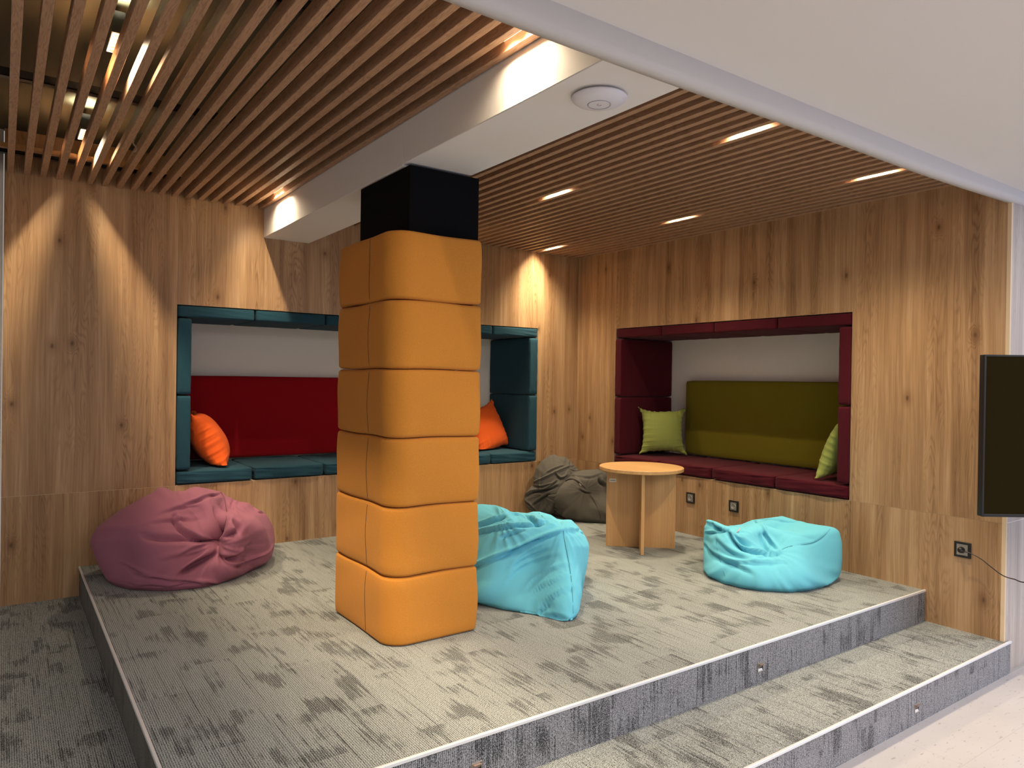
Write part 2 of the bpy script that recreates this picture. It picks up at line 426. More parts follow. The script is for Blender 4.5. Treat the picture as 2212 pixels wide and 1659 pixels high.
for y in (-0.25, -1.3, -2.4, -3.3):
    box('rail', (-2.56, y-0.02, ZR+0.060), (0.0, y+0.02, ZR+0.09), M_BLACKP, right)

# ------------------------------------------------------------------ pillar
bm = bmesh.new()
add_box(bm, (-2.905, -2.205, 1.851), (-2.530, -1.654, ZB-0.001), 0.004)
add_box(bm, (-2.900, -2.150, 0.001), (-2.620, -1.700, 1.852))
struct(obj('column', bm, M_BLACK))

def wrap_block(name, z0, z1, seed):
    rg = random.Random(seed)
    dx, dy = 0.0, rg.uniform(-.002, .002)
    X0, X1, Y0, Y1 = -3.022+dx, -2.556+dx, -2.292+dy, -1.63
    rad = {0: 0.105, 1: 0.030, 2: 0.05, 3: 0.07}   # near-left, near-right, far-right, far-left
    path = []
    cs = [(X0, Y0, 0, math.pi, 1.5*math.pi), (X1, Y0, 1, 1.5*math.pi, 2*math.pi), (X1, Y1, 2, 0, .5*math.pi), (X0, Y1, 3, .5*math.pi, math.pi)]
    for k, (cx, cy, i, a0, a1) in enumerate(cs):
        r = rad[i]; ox = cx+(r if cx == X0 else -r); oy = cy+(r if cy == Y0 else -r)
        for q in range(11):
            a = a0+(a1-a0)*q/10; path.append((ox+r*math.cos(a), oy+r*math.sin(a), math.cos(a), math.sin(a)))
        nx_, ny_ = path[-1][0], path[-1][1]
        ncx, ncy, ni, na0, _ = cs[(k+1) % 4]; nr = rad[ni]
        nox = ncx+(nr if ncx == X0 else -nr); noy = ncy+(nr if ncy == Y0 else -nr)
        tx, ty = nox+nr*math.cos(na0), noy+nr*math.sin(na0)
        nn = 26 if k == 3 else 14
        for q in range(1, nn):
            f = q/nn; path.append((nx_+(tx-nx_)*f, ny_+(ty-ny_)*f, math.cos(na0), math.sin(na0)))
    bm = bmesh.new(); rows = []
    H = z1-z0; e = 0.016
    zs = [(0.022, 0.0), (0.009, 0.003), (0.002, 0.010), (0.0, e)]
    lev = [(i, z0+z) for i, z in zs]+[(0.0, z0+e+(H-2*e)*q/8) for q in range(1, 8)]+[(i, z1-z) for i, z in reversed(zs)]
    ph = rg.uniform(0, 6)
    for ins, z in lev:
        t = (z-z0)/H; row = []
        for (x, y, nx_, ny_) in path:
            bul = 0.006*math.sin(math.pi*t)+0.0018*math.sin(7*t+ph+9*x+11*y)
            d = bul-ins
            if x < X0+0.02 and abs(y+2.048) < 0.012: d -= 0.0035*(1-abs(y+2.048)/0.012)
            wob = 0.0022*math.sin(14*(x+y)+ph)*(1 if 0.2 < t < 0.8 else 1)
            row.append(bm.verts.new((x+nx_*d, y+ny_*d, z+(wob if t > .5 or z0 > 0.01 else 0))))
        rows.append(row)
    def cl(x, y): return (min(max(x, -2.901), -2.612), min(max(y, -2.152), -1.698))
    inb = [bm.verts.new((*cl(x, y), z0+0.004)) for x, y, _, _ in path]
    intp = [bm.verts.new((*cl(x, y), z1-0.004)) for x, y, _, _ in path]
    rows = [inb]+rows+[intp]
    n = len(path)
    for A, B in zip(rows, rows[1:]+[rows[0]]):
        for i in range(n):
            j = (i+1) % n
            try: bm.faces.new((A[i], A[j], B[j], B[i]))
            except ValueError: pass
    bmesh.ops.remove_doubles(bm, verts=bm.verts[:], dist=1e-5)
    bmesh.ops.recalc_face_normals(bm, faces=bm.faces[:])
    return obj(name, bm, M_ORANGE, smooth=True)
words = ['lowest of the pillar stack, resting on the carpet', 'second from the floor', 'third from the floor',
         'fourth from the floor', 'second from the top of the stack', 'topmost, just under the black paint']
for i in range(6):
    o = wrap_block('pillar_cushion', 0.001+i*0.3085, 0.001+(i+1)*0.3085-0.0015, 10+i)
    tag(o, 'mustard upholstered block wrapped round the pillar, '+words[i], 'cushion', 'mustard blocks padding the pillar')
    tb = BVHTree.FromPolygons([v.co[:] for v in o.data.vertices], [q.vertices[:] for q in o.data.polygons])
    zz_ = [0.012+i*0.3085+0.284*t/24 for t in range(25)]
    hx = [tb.ray_cast(Vector((-3.4, -2.048, z)), Vector((1, 0, 0)))[0] for z in zz_]
    tube_curve('seam', [(h_[0]-0.0004, -2.048, h_[2]) for h_ in hx if h_ is not None], 0.0012, M_THRG, o)

# ------------------------------------------------------------------ niche cushions
def pad(name, a, b, mat, r=0.012, seed=0, puff=0.003, wr=0.0015, n=14):
    bm = bmesh.new()
    size = [b[i]-a[i] for i in range(3)]; c = [(a[i]+b[i])/2 for i in range(3)]
    bmesh.ops.create_cube(bm, size=2)
    bmesh.ops.subdivide_edges(bm, edges=bm.edges[:], cuts=n, use_grid_fill=True)
    rg = random.Random(seed); P = [rg.uniform(0, 6.28) for _ in range(6)]
    half = [s/2-0.0005 for s in size]
    for v in bm.verts:
        q = list(v.co)
        # crowd the loops towards the edges
        q = [math.copysign(abs(k)**0.6, k) if abs(k) < 1 else k for k in q]
        p = Vector([q[i]*half[i] for i in range(3)])
        inner = Vector([max(-half[i]+r, min(half[i]-r, p[i])) for i in range(3)])
        d = p-inner
        nrm = d.normalized() if d.length > 1e-9 else Vector((0, 0, 0))
        pos = inner+nrm*r if d.length > 1e-9 else p
        ef = [1-abs(q[i])**6 for i in range(3)]
        bul = 0.0
        for i in range(3):
            if abs(q[i]) > 0.999:
                j, k = [m for m in range(3) if m != i]
                bul = puff*((1-q[j]**4)*(1-q[k]**4)-0.95)
                for m in (j, k):
                    if m == 0 if size[0] > size[1]*0.1 and size[0] < size[1]*4 else m == 1:
                        o_ = j+k-m; bul += 0.9*wr*math.exp(-(1-abs(q[m]))/0.12)*math.sin(17*q[o_]+P[4]+3*q[m])*(1-q[o_]**8)
                bul += wr*(math.sin(6*q[j]+P[0]+3*q[k])*math.sin(5*q[k]+P[1])+0.5*math.sin(15*q[k]+P[2]+4*q[j]))*(1-q[j]**8)*(1-q[k]**8)
        v.co = pos+nrm*bul+Vector(c)
    return obj(name, bm, mat, smooth=True)
g = 0.0020
ax = [A1, -2.966, -2.452, -1.955, -1.46, -0.963, A2]
pos_t = ['at the left end', 'second from the left end', 'third from the left end', 'fourth from the left end', 'second from the right end', 'at the right end']
for i in range(6):
    o = pad('seat_pad', (ax[i]+0.003, -0.012, N1+g), (ax[i+1]-0.003, ND-g, 0.558), M_TEAL, seed=i, r=0.016, puff=0.005, wr=0.003)
    tag(o, 'teal seat pad of the long wall niche, '+pos_t[i], 'cushion', 'teal pads lining the long niche')
    o = pad('top_pad', (ax[i]+g, -0.004, 1.578), (ax[i+1]-g, ND-g, N2-g), M_TEAL, seed=20+i)
    tag(o, 'teal top pad of the long wall niche, '+pos_t[i], 'cushion', 'teal pads lining the long niche')
for sx, xa, xb, w in ((0, A1+g, -3.376, 'left'), (1, -0.570, A2-g, 'right')):
    for z0, z1, hh in ((0.546, 1.060, 'lower'), (1.048, 1.574, 'upper')):
        o = pad('side_pad', (xa, -0.014, z0+0.014), (xb, ND-g, z1), M_TEAL, seed=40+int(z0*10)+sx, r=0.014)
        tag(o, 'teal %s side pad at the %s end of the long wall niche' % (hh, w), 'cushion', 'teal pads lining the long niche')
o = pad('back_pad', (-3.37, ND-0.095, 0.566), (-0.98, ND-0.004, 1.192), M_RED, r=0.022, seed=3, wr=0.001)
tag(o, 'long dark red padded backrest standing on the teal seat', 'backrest')
by = [B1, -1.045, -1.580, -2.127, B2]
pos_b = ['at its corner end', 'second from the corner end', 'second from the front end', 'at its front end by the step']
for i in range(4):
    o = pad('seat_pad', (-0.012, by[i+1]+0.003, M1+g), (ND-g, by[i]-0.003, 0.552), M_BURG, seed=60+i, r=0.016, puff=0.005, wr=0.0032)
    tag(o, 'burgundy seat pad of the short wall niche, '+pos_b[i], 'cushion', 'burgundy pads lining the short niche')
    o = pad('top_pad', (-0.004, by[i+1]+g, 1.572), (ND-g, by[i]-g, M2-g), M_BURG, seed=70+i)
    tag(o, 'burgundy top pad of the short wall niche, '+pos_b[i], 'cushion', 'burgundy pads lining the short niche')
for sx, ya, yb, w in ((0, -0.603, B1-g, 'corner'), (1, B2+g, -2.586, 'front')):
    for z0, z1, hh in ((0.545, 1.057, 'lower'), (1.049, 1.568, 'upper')):
        o = pad('side_pad', (-0.014, ya, z0+0.010), (ND-g, yb, z1), M_BURG, seed=80+int(z0*10)+sx, r=0.014)
        tag(o, 'burgundy %s side pad at the %s end of the short wall niche' % (hh, w), 'cushion', 'burgundy pads lining the short niche')
o = pad('back_pad', (ND-0.095, -2.582, 0.558), (ND-0.004, -0.832, 1.212), M_OLIVE, r=0.022, seed=5, wr=0.001)
tag(o, 'olive green padded backrest standing on the burgundy seat', 'backrest')

# ------------------------------------------------------------------ ceiling lamps between the slats
def make_lamp(scale=1.0, shift=0.0, soft=0.008):
    root = empty('ceiling_lamp', (0, 0, 0))
    bm = bmesh.new(); add_box(bm, (-0.0235, -0.098, 0.0), (0.0235, 0.098, 0.085), 0.002)
    obj('housing', bm, M_BLACKP, root)
    bm = bmesh.new(); add_box(bm, (-0.021, -0.095, -0.004), (0.021, 0.095, -0.0005), 0.001)
    d = obj('diffuser', bm, M_LAMPW, root)
    for k in range(5):
        bm = bmesh.new(); add_lathe(bm, [(0.0, -0.0056), (0.009, -0.0054), (0.0125, -0.0041)], 16, (0, -0.076+0.038*k, 0))
        obj('lens', bm, M_LENS, d, True)
    for k in (-1, 1):
        l = bpy.data.lights.new('lamp_light', 'SPOT'); l.energy = SPOT_E*scale; l.color = SPOT_C
        l.spot_size = math.radians(150); l.spot_blend = 1.0; l.shadow_soft_size = soft
        lo = bpy.data.objects.new('lamp_light', l); COL.objects.link(lo); lo.parent = root; lo.location = (shift, 0.05*k, -0.012)
    l = bpy.data.lights.new('lamp_beam', 'SPOT'); l.energy = BEAM_E*max(scale, 0.25); l.color = SPOT_C
    l.spot_size = math.radians(92); l.spot_blend = 1.0; l.shadow_soft_size = soft*1.5
    lo = bpy.data.objects.new('lamp_beam', l); COL.objects.link(lo); lo.parent = root; lo.location = (shift, 0, -0.012)
    l = bpy.data.lights.new('lamp_uplight', 'SPOT'); l.spot_size = math.radians(120); l.spot_blend = 1.0; l.energy = 9.0; l.color = (1.0, 0.90, 0.60); l.shadow_soft_size = 0.02
    lo = bpy.data.objects.new('lamp_uplight', l); COL.objects.link(lo); lo.parent = root; lo.location = (0, -0.14, 0.045); lo.rotation_euler = (math.radians(180), 0, 0)
    return root
def copy_tree(o, parent=None):
    c = o.copy(); COL.objects.link(c)
    if parent is not None: c.parent = parent
    for ch in list(o.children): copy_tree(ch, c)
    return c
LAMPS = [
    (-4.0592, -1.94, ZL+0.125, 'slim lit spotlight above the slats at the far left, nearer the camera'),
    (-4.0592, -0.61, ZL+0.125, 'slim lit spotlight above the slats at the far left, nearer the wall'),
    (-2.980, -0.45, ZL+0.040, 'lit slot lamp beside the white beam, close to the long wall'),
    (-2.980, -3.12, ZL+0.040, 'lit slot lamp beside the white beam, at its front end'),
    (-4.0592, -3.30, ZL+0.125, 'slim lit spotlight above the left slats, beyond the top of the view'),
    (-1.675, -3.07, ZR+0.062, 'lit slot lamp in the right slats near the front edge, closer to the beam'),
    (-1.675, -1.66, ZR+0.062, 'lit slot lamp in the right slats just right of the pillar'),
    (-0.560, -1.68, ZR+0.062, 'lit slot lamp in the middle of the right slats'),
    (-0.560, -0.24, ZR+0.062, 'lit slot lamp in the right slats close to the long wall'),
    (-0.560, -3.08, ZR+0.062, 'lit slot lamp in the right slats near the front edge, closer to the short wall'),
    (-1.675, -0.24, ZR+0.062, 'lit slot lamp in the right slats hidden behind the pillar')]
def snap(x, left_):
    x0 = -4.380 if left_ else -2.548; pp = 0.0802 if left_ else p*(2.532/2.55)
    k = math.floor((x-x0)/pp); return x0+(k+0.5)*pp
proto = make_lamp(); proto2 = None
for i, (x, y, z, lab) in enumerate(LAMPS):
    if i == 2: o = proto2 = make_lamp(0.5, -0.014)
    elif i == 3: o = make_lamp(0.22, -0.014)
    elif i == 4: o = make_lamp(2.4)
    elif i == 5: o = proto3 = make_lamp(1.0, 0.0, 0.024)
    elif i > 5: o = copy_tree(proto3)
    else: o = proto if i == 0 else copy_tree(proto)
    o.location = (x if x == -4.0592 else snap(x, i < 5), y, z); tag(o, lab, 'lamp', 'slot lamps between the ceiling slats')

# ------------------------------------------------------------------ round side table
tc = (-0.640, -1.470, 0.0); TH = 0.583
t = empty('side_table', tc, math.atan2(-0.669, 0.744)); tag(t, 'round beech side table on crossed boards, beside the burgundy niche', 'table')
bm = bmesh.new(); add_lathe(bm, [(0, TH-0.026), (0.296, TH-0.026), (0.301, TH-0.023), (0.301, TH-0.003), (0.298, TH), (0, TH)], 96)
obj('tabletop', bm, M_BEECH, t)
box('board', (-0.246, -0.011, 0.0), (0.246, 0.011, TH-0.0265), M_BEECH, t, bev=0.001)
box('board', (-0.011, -0.246, 0.0), (0.011, -0.0112, TH-0.0265), M_BEECH, t, bev=0.001)
box('board', (-0.011, 0.0112, 0.0), (0.011, 0.246, TH-0.0265), M_BEECH, t, bev=0.001)
st_ = box('sticker', (-0.226, -0.0122, 0.465), (-0.178, -0.0112, 0.490), M_LABEL, t); st_['label'] = 'small white inventory sticker'
bm = bmesh.new()
rg = random.Random(2); xx = -0.221
while xx < -0.184:
    w = rg.uniform(0.0008, 0.0022); add_box(bm, (xx, -0.0127, 0.472), (xx+w, -0.0121, 0.480)); xx += w+rg.uniform(0.0008, 0.002)
obj('barcode', bm, M_BLACKP, st_)

# ------------------------------------------------------------------ access point on the beam
c = on(1297, 222, 2, ZB-0.012)
ap = empty('wifi_access_point', (c[0]-0.01, c[1]-0.005, ZB+0.010)); tag(ap, 'white round dish-shaped wireless access point under the beam', 'access point')
bm = bmesh.new(); add_lathe(bm, [(0, -0.033), (0.038, -0.033), (0.060, -0.031), (0.082, -0.024), (0.093, -0.016), (0.096, -0.011), (0.094, -0.008), (0.0, -0.008)], 64)
obj('shell', bm, M_WPL, ap, True)
bm = bmesh.new(); add_lathe(bm, [(0, -0.009), (0.062, -0.009), (0.062, -0.0002), (0, -0.0002)], 48); obj('mount', bm, M_BLACKP, ap)
bm = bmesh.new(); add_lathe(bm, [(0.0365, -0.0331), (0.0395, -0.0350), (0.041, -0.0328), (0.0365, -0.0331)], 64); obj('ring', bm, plain('ring_grey', (0.40, 0.40, 0.45), 0.4), ap, True)
u = []
for k in range(9): a = math.pi-math.pi*k/8; u.append((0.007*math.cos(a), 0.007*math.sin(a), -0.0336))
tube_curve('emblem', [(-0.007, -0.006, -0.0336)]+u+[(0.007, -0.004, -0.0336)], 0.0009, plain('emblem_grey', (0.35, 0.35, 0.40), 0.4), ap)

# ------------------------------------------------------------------ wall sockets
def make_socket(y, z, lab, w=0.0825):
    r = empty('wall_socket', (0.0, y, z)); tag(r, lab, 'socket', 'black framed wall sockets')
    h = w/2; bm = bmesh.new()
    for a, b in (((-0.009, -h, -h), (-0.0002, h, -h+0.012)), ((-0.009, -h, h-0.012), (-0.0002, h, h)), ((-0.009, -h, -h+0.012), (-0.0002, -h+0.016, h-0.012)), ((-0.009, h-0.012, -h+0.012), (-0.0002, h, h-0.012))):
        add_box(bm, a, b, 0.0008, 1)
    obj('frame', bm, M_BLACKP, r)
    box('plate', (-0.006, -h+0.016, -h+0.012), (-0.0002, h-0.012, h-0.012), M_STEEL, r)
    bm = bmesh.new(); add_lathe(bm, [(0.0205, 0.0), (0.0205, -0.003), (0.0185, -0.003), (0.0175, -0.0005), (0, -0.0005)], 32)
    cu = obj('well', bm, M_STEEL, r, True); cu.rotation_euler = (0, math.radians(90), 0); cu.location = (-0.0095, 0.002, 0)
    bm = bmesh.new()
    for dy in (-0.0095, 0.0095): add_lathe(bm, [(0.0026, 0.0), (0.0026, 0.0016), (0, 0.0016)], 12, (0, dy, 0))
    add_box(bm, (0.009, -0.0022, -0.001), (0.0115, 0.0022, 0.004))
    pn = obj('contacts', bm, M_BLACKP, cu); pn.location = (0, 0, -0.0025)
    return r
make_socket(-1.385, 0.290, 'empty wall socket under the burgundy niche, nearer the table')
make_socket(-1.793, 0.286, 'empty wall socket under the burgundy niche, above the turquoise bag')
make_socket(-3.3405, 0.276, 'wall socket on the right wall with a black plug in it', 0.086)
# plug and cable
pg = empty('power_cable', (-0.0115, -3.339, 0.277)); tag(pg, 'thin black cable plugged in and running towards the screen', 'cable')
bm = bmesh.new(); add_lathe(bm, [(0, 0), (0.0165, 0.0), (0.0175, -0.006), (0.0150, -0.022), (0.006, -0.030), (0, -0.030)], 24)
q = obj('plug', bm, M_BLACKP, pg, True); q.rotation_euler = (0, math.radians(90), 0)
w0 = np.array([-0.0115, -3.339, 0.277])
cpts = [w0+np.array([-0.026, 0, 0]), on(2098, 1196, 0, -0.035), on(2120, 1208, 0, -0.045), on(2140, 1224, 0, -0.06), on(2166, 1243, 0, -0.075), on(2190, 1251, 1, -3.68), on(2225, 1257, 1, -3.78), on(2330, 1230, 1, -3.95), np.array([0.05, -4.02, 0.62])]
tube_curve('cord', [tuple(a-w0) for a in smooth_path(cpts, 8)], 0.0028, M_BLACKP, pg)

# ------------------------------------------------------------------ television on a swivel arm
tvw, tvh = 1.39, 0.778
bl = CP+ray(2120, 1116)*3.45
rx = np.array([_cy, -_sy, 0]); tr = empty('television', tuple(bl), math.atan2(rx[1], rx[0]))
tag(tr, 'large black flat television jutting out at the right edge', 'television')
bm = bmesh.new(); add_box(bm, (0, 0.004, 0), (tvw, 0.035, tvh), 0.003); obj('casing', bm, M_BLACKP, tr)
bm = bmesh.new(); e = 0.009
for a, b in (((0, -0.004, 0), (e, 0.0045, tvh)), ((tvw-e, -0.004, 0), (tvw, 0.0045, tvh)), ((e, -0.004, 0), (tvw-e, 0.0045, 0.014)), ((e, -0.004, tvh-e), (tvw-e, 0.0045, tvh))): add_box(bm, a, b, 0.0008, 1)
obj('bezel', bm, M_BLACKP, tr)
box('screen', (e, 0.0, 0.014), (tvw-e, 0.0042, tvh-e), M_SCREEN, tr)
R_ = Matrix.Rotation(-math.atan2(rx[1], rx[0]), 4, 'Z')
def loc(pw): return R_ @ (Vector(pw)-Vector(bl))
ctr = Vector((tvw*0.5, 0.035, tvh*0.5)); wp = loc((0.75, YE-0.004, bl[2]+tvh*0.5))
tube_curve('arm', [tuple(ctr), tuple(ctr+Vector((0.0, 0.06, 0))), tuple(wp)], 0.018, M_BLACKP, tr)
bm = bmesh.new(); add_box(bm, (tvw*.5-0.11, 0.034, tvh*.5-0.11), (tvw*.5+0.11, 0.05, tvh*.5+0.11)); obj('bracket', bm, M_BLACKP, tr)
mt = Matrix.Rotation(-math.atan2(rx[1], rx[0]), 4, 'Z')
bm = bmesh.new(); add_box(bm, (-0.05, -0.008, -0.12), (0.05, 0.0, 0.12)); pm = obj('mount', bm, M_BLACKP, tr); pm.location = loc((0.75, YE-0.0005, bl[2]+tvh*.5)); pm.rotation_euler = (0, 0, -math.atan2(rx[1], rx[0]))

# ------------------------------------------------------------------ step lights
def make_step_light(x, y, z, lab):
    r = empty('step_light', (x, y, z)); tag(r, lab, 'light', 'small square lights in the risers')
    bm = bmesh.new(); s = 0.021
    for a, b in (((-s, -0.003, -s), (-s+0.003, -0.0002, s)), ((s-0.003, -0.003, -s), (s, -0.0002, s)), ((-s+.003, -0.003, -s), (s-.003, -0.0002, -s+.003)), ((-s+.003, -0.003, s-.003), (s-.003, -0.0002, s))): add_box(bm, a, b)
    obj('rim', bm, M_STEEL, r)
    box('plate', (-s+.003, -0.0014, -s+.003), (s-.003, -0.0002, s-.003), M_BLACKP, r)
    bm = bmesh.new(); V = [bm.verts.new(q) for q in ((-0.017, -0.0145, 0.017), (0.012, -0.0145, 0.017), (0.012, -0.0015, 0.001), (-0.017, -0.0015, -0.002), (-0.017, -0.0015, 0.017), (0.012, -0.0015, 0.017))]
    for f in ((0, 1, 2, 3), (0, 3, 4), (1, 5, 2), (0, 4, 5, 1)): bm.faces.new([V[i] for i in f])
    obj('hood', bm, M_BROWN, r)
    bm = bmesh.new(); V = [bm.verts.new(q) for q in ((-0.018, -0.0018, -0.004), (0.010, -0.0018, -0.006), (0.016, -0.0022, -0.0175), (-0.018, -0.0022, -0.0175))]
    bm.faces.new(V); obj('lens', bm, M_WPL, r)
make_step_light(-1.563, PF, -0.107, 'small square step light in the upper riser, right half')
make_step_light(-3.105, PF, -0.107, 'small square step light in the upper riser, at the bottom of the view')
make_step_light(-0.991, P2, -0.278, 'small square step light in the lower riser')

# ------------------------------------------------------------------ loose hooked wire in the left ceiling
c = on(290, 316, 2, ZL+0.03)
pts = smooth_path([on(293, 296, 2, ZL+0.12), on(289, 303, 2, ZL+0.08), on(288, 310, 2, ZL+0.05), on(294, 318, 2, ZL+0.02), on(294, 324, 2, ZL-0.01), on(289, 328, 2, ZL-0.03)], 6)
ww = tube_curve('loose_cable', [tuple(a) for a in pts], 0.004, M_LABEL); tag(ww, 'short pale cable end hanging between the left slats', 'cable')

# ------------------------------------------------------------------ soft bodies: shaped, then relaxed like loose cloth
_nb = {}
def hashn(P, seed):
    rg = np.random.RandomState(seed); out = np.zeros(len(P))
    for k in range(14):
        d = rg.normal(size=3); f = rg.uniform(6, 38); out += np.sin(P@d*f+rg.uniform(0, 6.28))/(1+f*0.05)
    return out/4
def mesh_arrays(bm):
    bm.verts.ensure_lookup_table(); bm.verts.index_update()
    V = np.array([v.co[:] for v in bm.verts]); E = np.array([[e.verts[0].index, e.verts[1].index] for e in bm.edges])
    F = [[v.index for v in f.verts] for f in bm.faces]
    return V, E, F
def normals(V, T):
    a, b, c = V[T[:, 0]], V[T[:, 1]], V[T[:, 2]]
    fn = np.cross(b-a, c-a); N = np.zeros_like(V)
    for k in range(3): np.add.at(N, T[:, k], fn)
    return N/np.maximum(np.linalg.norm(N, axis=1), 1e-12)[:, None]
def relax(V, E, T, excess, pinches=(), iters=160, hold=0.02, bend=0.12, seed=1, floor=0.002, noise=0.003, grav=0.0, lim=None):
    """loose-cloth relaxation: edges want to be longer than on the smooth form, a weak pull keeps the form"""
    n = len(V); X = V.copy(); N = normals(V, T)
    X += N*(hashn(V, seed)*noise)[:, None]
    i, j = E[:, 0], E[:, 1]
    d0 = V[j]-V[i]; L = np.linalg.norm(d0, axis=1); mid = (V[i]+V[j])/2
    s = np.full(len(E), excess)
    for (pc, rad, amt) in pinches:
        r = mid-np.array(pc); dist = np.linalg.norm(r, axis=1)
        r = r/np.maximum(dist, 1e-6)[:, None]
        cosr = np.abs((d0*r).sum(1)/L)
        s += amt*np.exp(-(dist/rad)**2)*(1-cosr**2)
    R = L*(1+s)
    deg = np.zeros(n); np.add.at(deg, i, 1); np.add.at(deg, j, 1)
    for it in range(iters):
        d = X[j]-X[i]; l = np.linalg.norm(d, axis=1)
        c = (d*((l-R)/np.maximum(l, 1e-9)*0.5)[:, None])
        D = np.zeros_like(X); np.add.at(D, i, c); np.add.at(D, j, -c)
        X = X+D/deg[:, None]*1.3
        A = np.zeros_like(X); np.add.at(A, i, X[j]); np.add.at(A, j, X[i])
        X = X+(A/deg[:, None]-X)*bend*0.35
        dv = V-X; dn = (dv*N).sum(1)
        X = X+dv*hold
        if lim is not None:
            off = -(dn); over = np.clip(off, -lim, lim*0.55)-off
            X = X+N*over[:, None]*0.5
        X[:, 2] -= grav
        np.maximum(X[:, 2], floor, out=X[:, 2])
    return X
def creases(X, N, lines):
    """press fold lines (3D polylines) into the surface: a sharp valley with a soft roll on one side"""
    out = X.copy()
    for (P, width, depth, roll) in lines:
        P = np.array(P); A, B = P[:-1], P[1:]
        best = np.full(len(X), 1e9); tt = np.zeros(len(X)); sd = np.zeros(len(X)); tot = len(A)
        for k in range(len(A)):
            ab = B[k]-A[k]; L2 = (ab@ab)+1e-12
            t = np.clip(((X-A[k])@ab)/L2, 0, 1); q = A[k]+t[:, None]*ab
            dvec = X-q; d = np.linalg.norm(dvec, axis=1); m = d < best
            best = np.where(m, d, best); tt = np.where(m, (k+t)/tot, tt)
            side = (np.cross(ab/math.sqrt(L2), dvec)*N).sum(1); sd = np.where(m, side, sd)
        env = np.clip(np.sin(np.pi*np.clip(tt*0.94+0.03, 0, 1)), 0, 1)**0.5
        w = width
        val = -1.35*depth*np.exp(-(best/(0.9*w))**1.2)
        rl = 1.5*roll*np.exp(-((sd-1.6*w)/(1.3*w))**2)*np.exp(-(best/(4*w))**2)
        out += N*((val+rl)*env)[:, None]
    return out
def tree_of(X, T): return BVHTree.FromPolygons([tuple(p) for p in X], [tuple(int(k) for k in f) for f in T])
def hit(tree, px, lift=0.0):
    """point of the surface seen at a picture position"""
    d = ray(*px); d = Vector(d/np.linalg.norm(d)); q = tree.ray_cast(Vector(CP), d)
    if q[0] is None:
        best = min((tree.find_nearest(Vector(CP)+d*s) for s in np.linspace(1.5, 7.5, 60)), key=lambda r: r[3]); p = best[0]
    else: p = q[0]
    p = np.array(p); v = CP-p
    return p+v/np.linalg.norm(v)*lift
def fit_outline(X, C, outline, passes=5, inner=0.45):
    """grow or shrink the form around its centre until its outline agrees with the drawn one"""
    C = np.array(C, float); X = X.copy()
    def pj(P):
        d = P-CP; z = d@FW; return np.stack([1106+FPX*(d@RT)/z, 829.5-FPX*(d@UP)/z], 1)
    c2 = pj(C[None])[0]
    O = np.array(outline, float)-c2; th = np.arctan2(O[:, 1], O[:, 0]); k = np.argsort(th); O = O[k]
    nb = 180; A = (np.arange(nb)+0.5)/nb*2*np.pi-np.pi; Rp = np.zeros(nb)
    for i, a in enumerate(A):
        dx, dy = math.cos(a), math.sin(a); best = None
        for p, q in zip(O, np.roll(O, -1, 0)):
            den = dx*(q[1]-p[1])-dy*(q[0]-p[0])
            if abs(den) < 1e-9: continue
            t = (p[0]*(q[1]-p[1])-p[1]*(q[0]-p[0]))/den; u = (p[0]*dy-p[1]*dx)/den
            if t > 0 and -1e-6 <= u <= 1+1e-6: best = t if best is None else max(best, t)
        Rp[i] = best if best else np.nan
    Rp = np.where(np.isnan(Rp), np.nanmean(Rp), Rp)
    for it in range(passes):
        P = pj(X)-c2; rho = np.linalg.norm(P, axis=1); ang = np.arctan2(P[:, 1], P[:, 0])
        b = np.clip(((ang+np.pi)/(2*np.pi)*nb).astype(int), 0, nb-1)
        rm = np.zeros(nb); np.maximum.at(rm, b, rho); rm = np.where(rm < 1, Rp, rm)
        sc = np.clip(Rp/rm, 0.6, 1.6)
        ks = np.array([1, 2, 3, 2, 1.0]) if it < passes-1 else np.array([0.5, 1, 2, 1, 0.5]); ks /= ks.sum()
        sc2 = sum(w*np.roll(sc, j-2) for j, w in enumerate(ks))
        f = (ang+np.pi)/(2*np.pi)*nb-0.5; i0 = np.floor(f).astype(int); fr = f-i0
        sv = sc2[i0 % nb]*(1-fr)+sc2[(i0+1) % nb]*fr; rv = rm[i0 % nb]*(1-fr)+rm[(i0+1) % nb]*fr
        w = np.clip((rho/rv-inner)/(1-inner), 0, 1); w = w*w*(3-2*w)
        F = 1+(sv-1)*w; z = X[:, 2].copy()
        N_ = C+(X-C)*F[:, None]; low = np.clip((0.09-z)/0.05, 0, 1)
        N_[:, 2] = N_[:, 2]*(1-low)+z*low; X = N_; X[:, 2] = np.maximum(X[:, 2], 0.002)
    return X
def ridge(x): return 1-np.abs(np.sin(x))**0.7
def radial_folds(X, N, p, rad, amp, kk, seed, r0=0.02, spiral=0.0):
    """folds that run out from a gathered point"""
    rg = np.random.RandomState(seed); p = np.array(p); r = X-p; d = np.linalg.norm(r, axis=1)
    n = N[np.argmin(d)]; a = np.cross(n, [0.3, 0.2, 0.9]); a /= np.linalg.norm(a); b = np.cross(n, a)
    th = np.arctan2(r@b, r@a)+spiral*d
    h = np.zeros(len(X))
    for j in range(4):
        k = kk*(0.5+0.5*j)
        h += ridge(k*th/2+rg.uniform(0, 6.28)+2.0*np.sin(th*2+rg.uniform(0, 6.28)))*rg.uniform(0.5, 1)/(1+0.5*j)
    h = (h-h.mean())
    facing = np.clip(N@n+0.3, 0, 1)
    env = (d/(d+r0))*np.exp(-(d/rad)**2)*facing
    return X+N*(h*env*amp*1.5)[:, None]
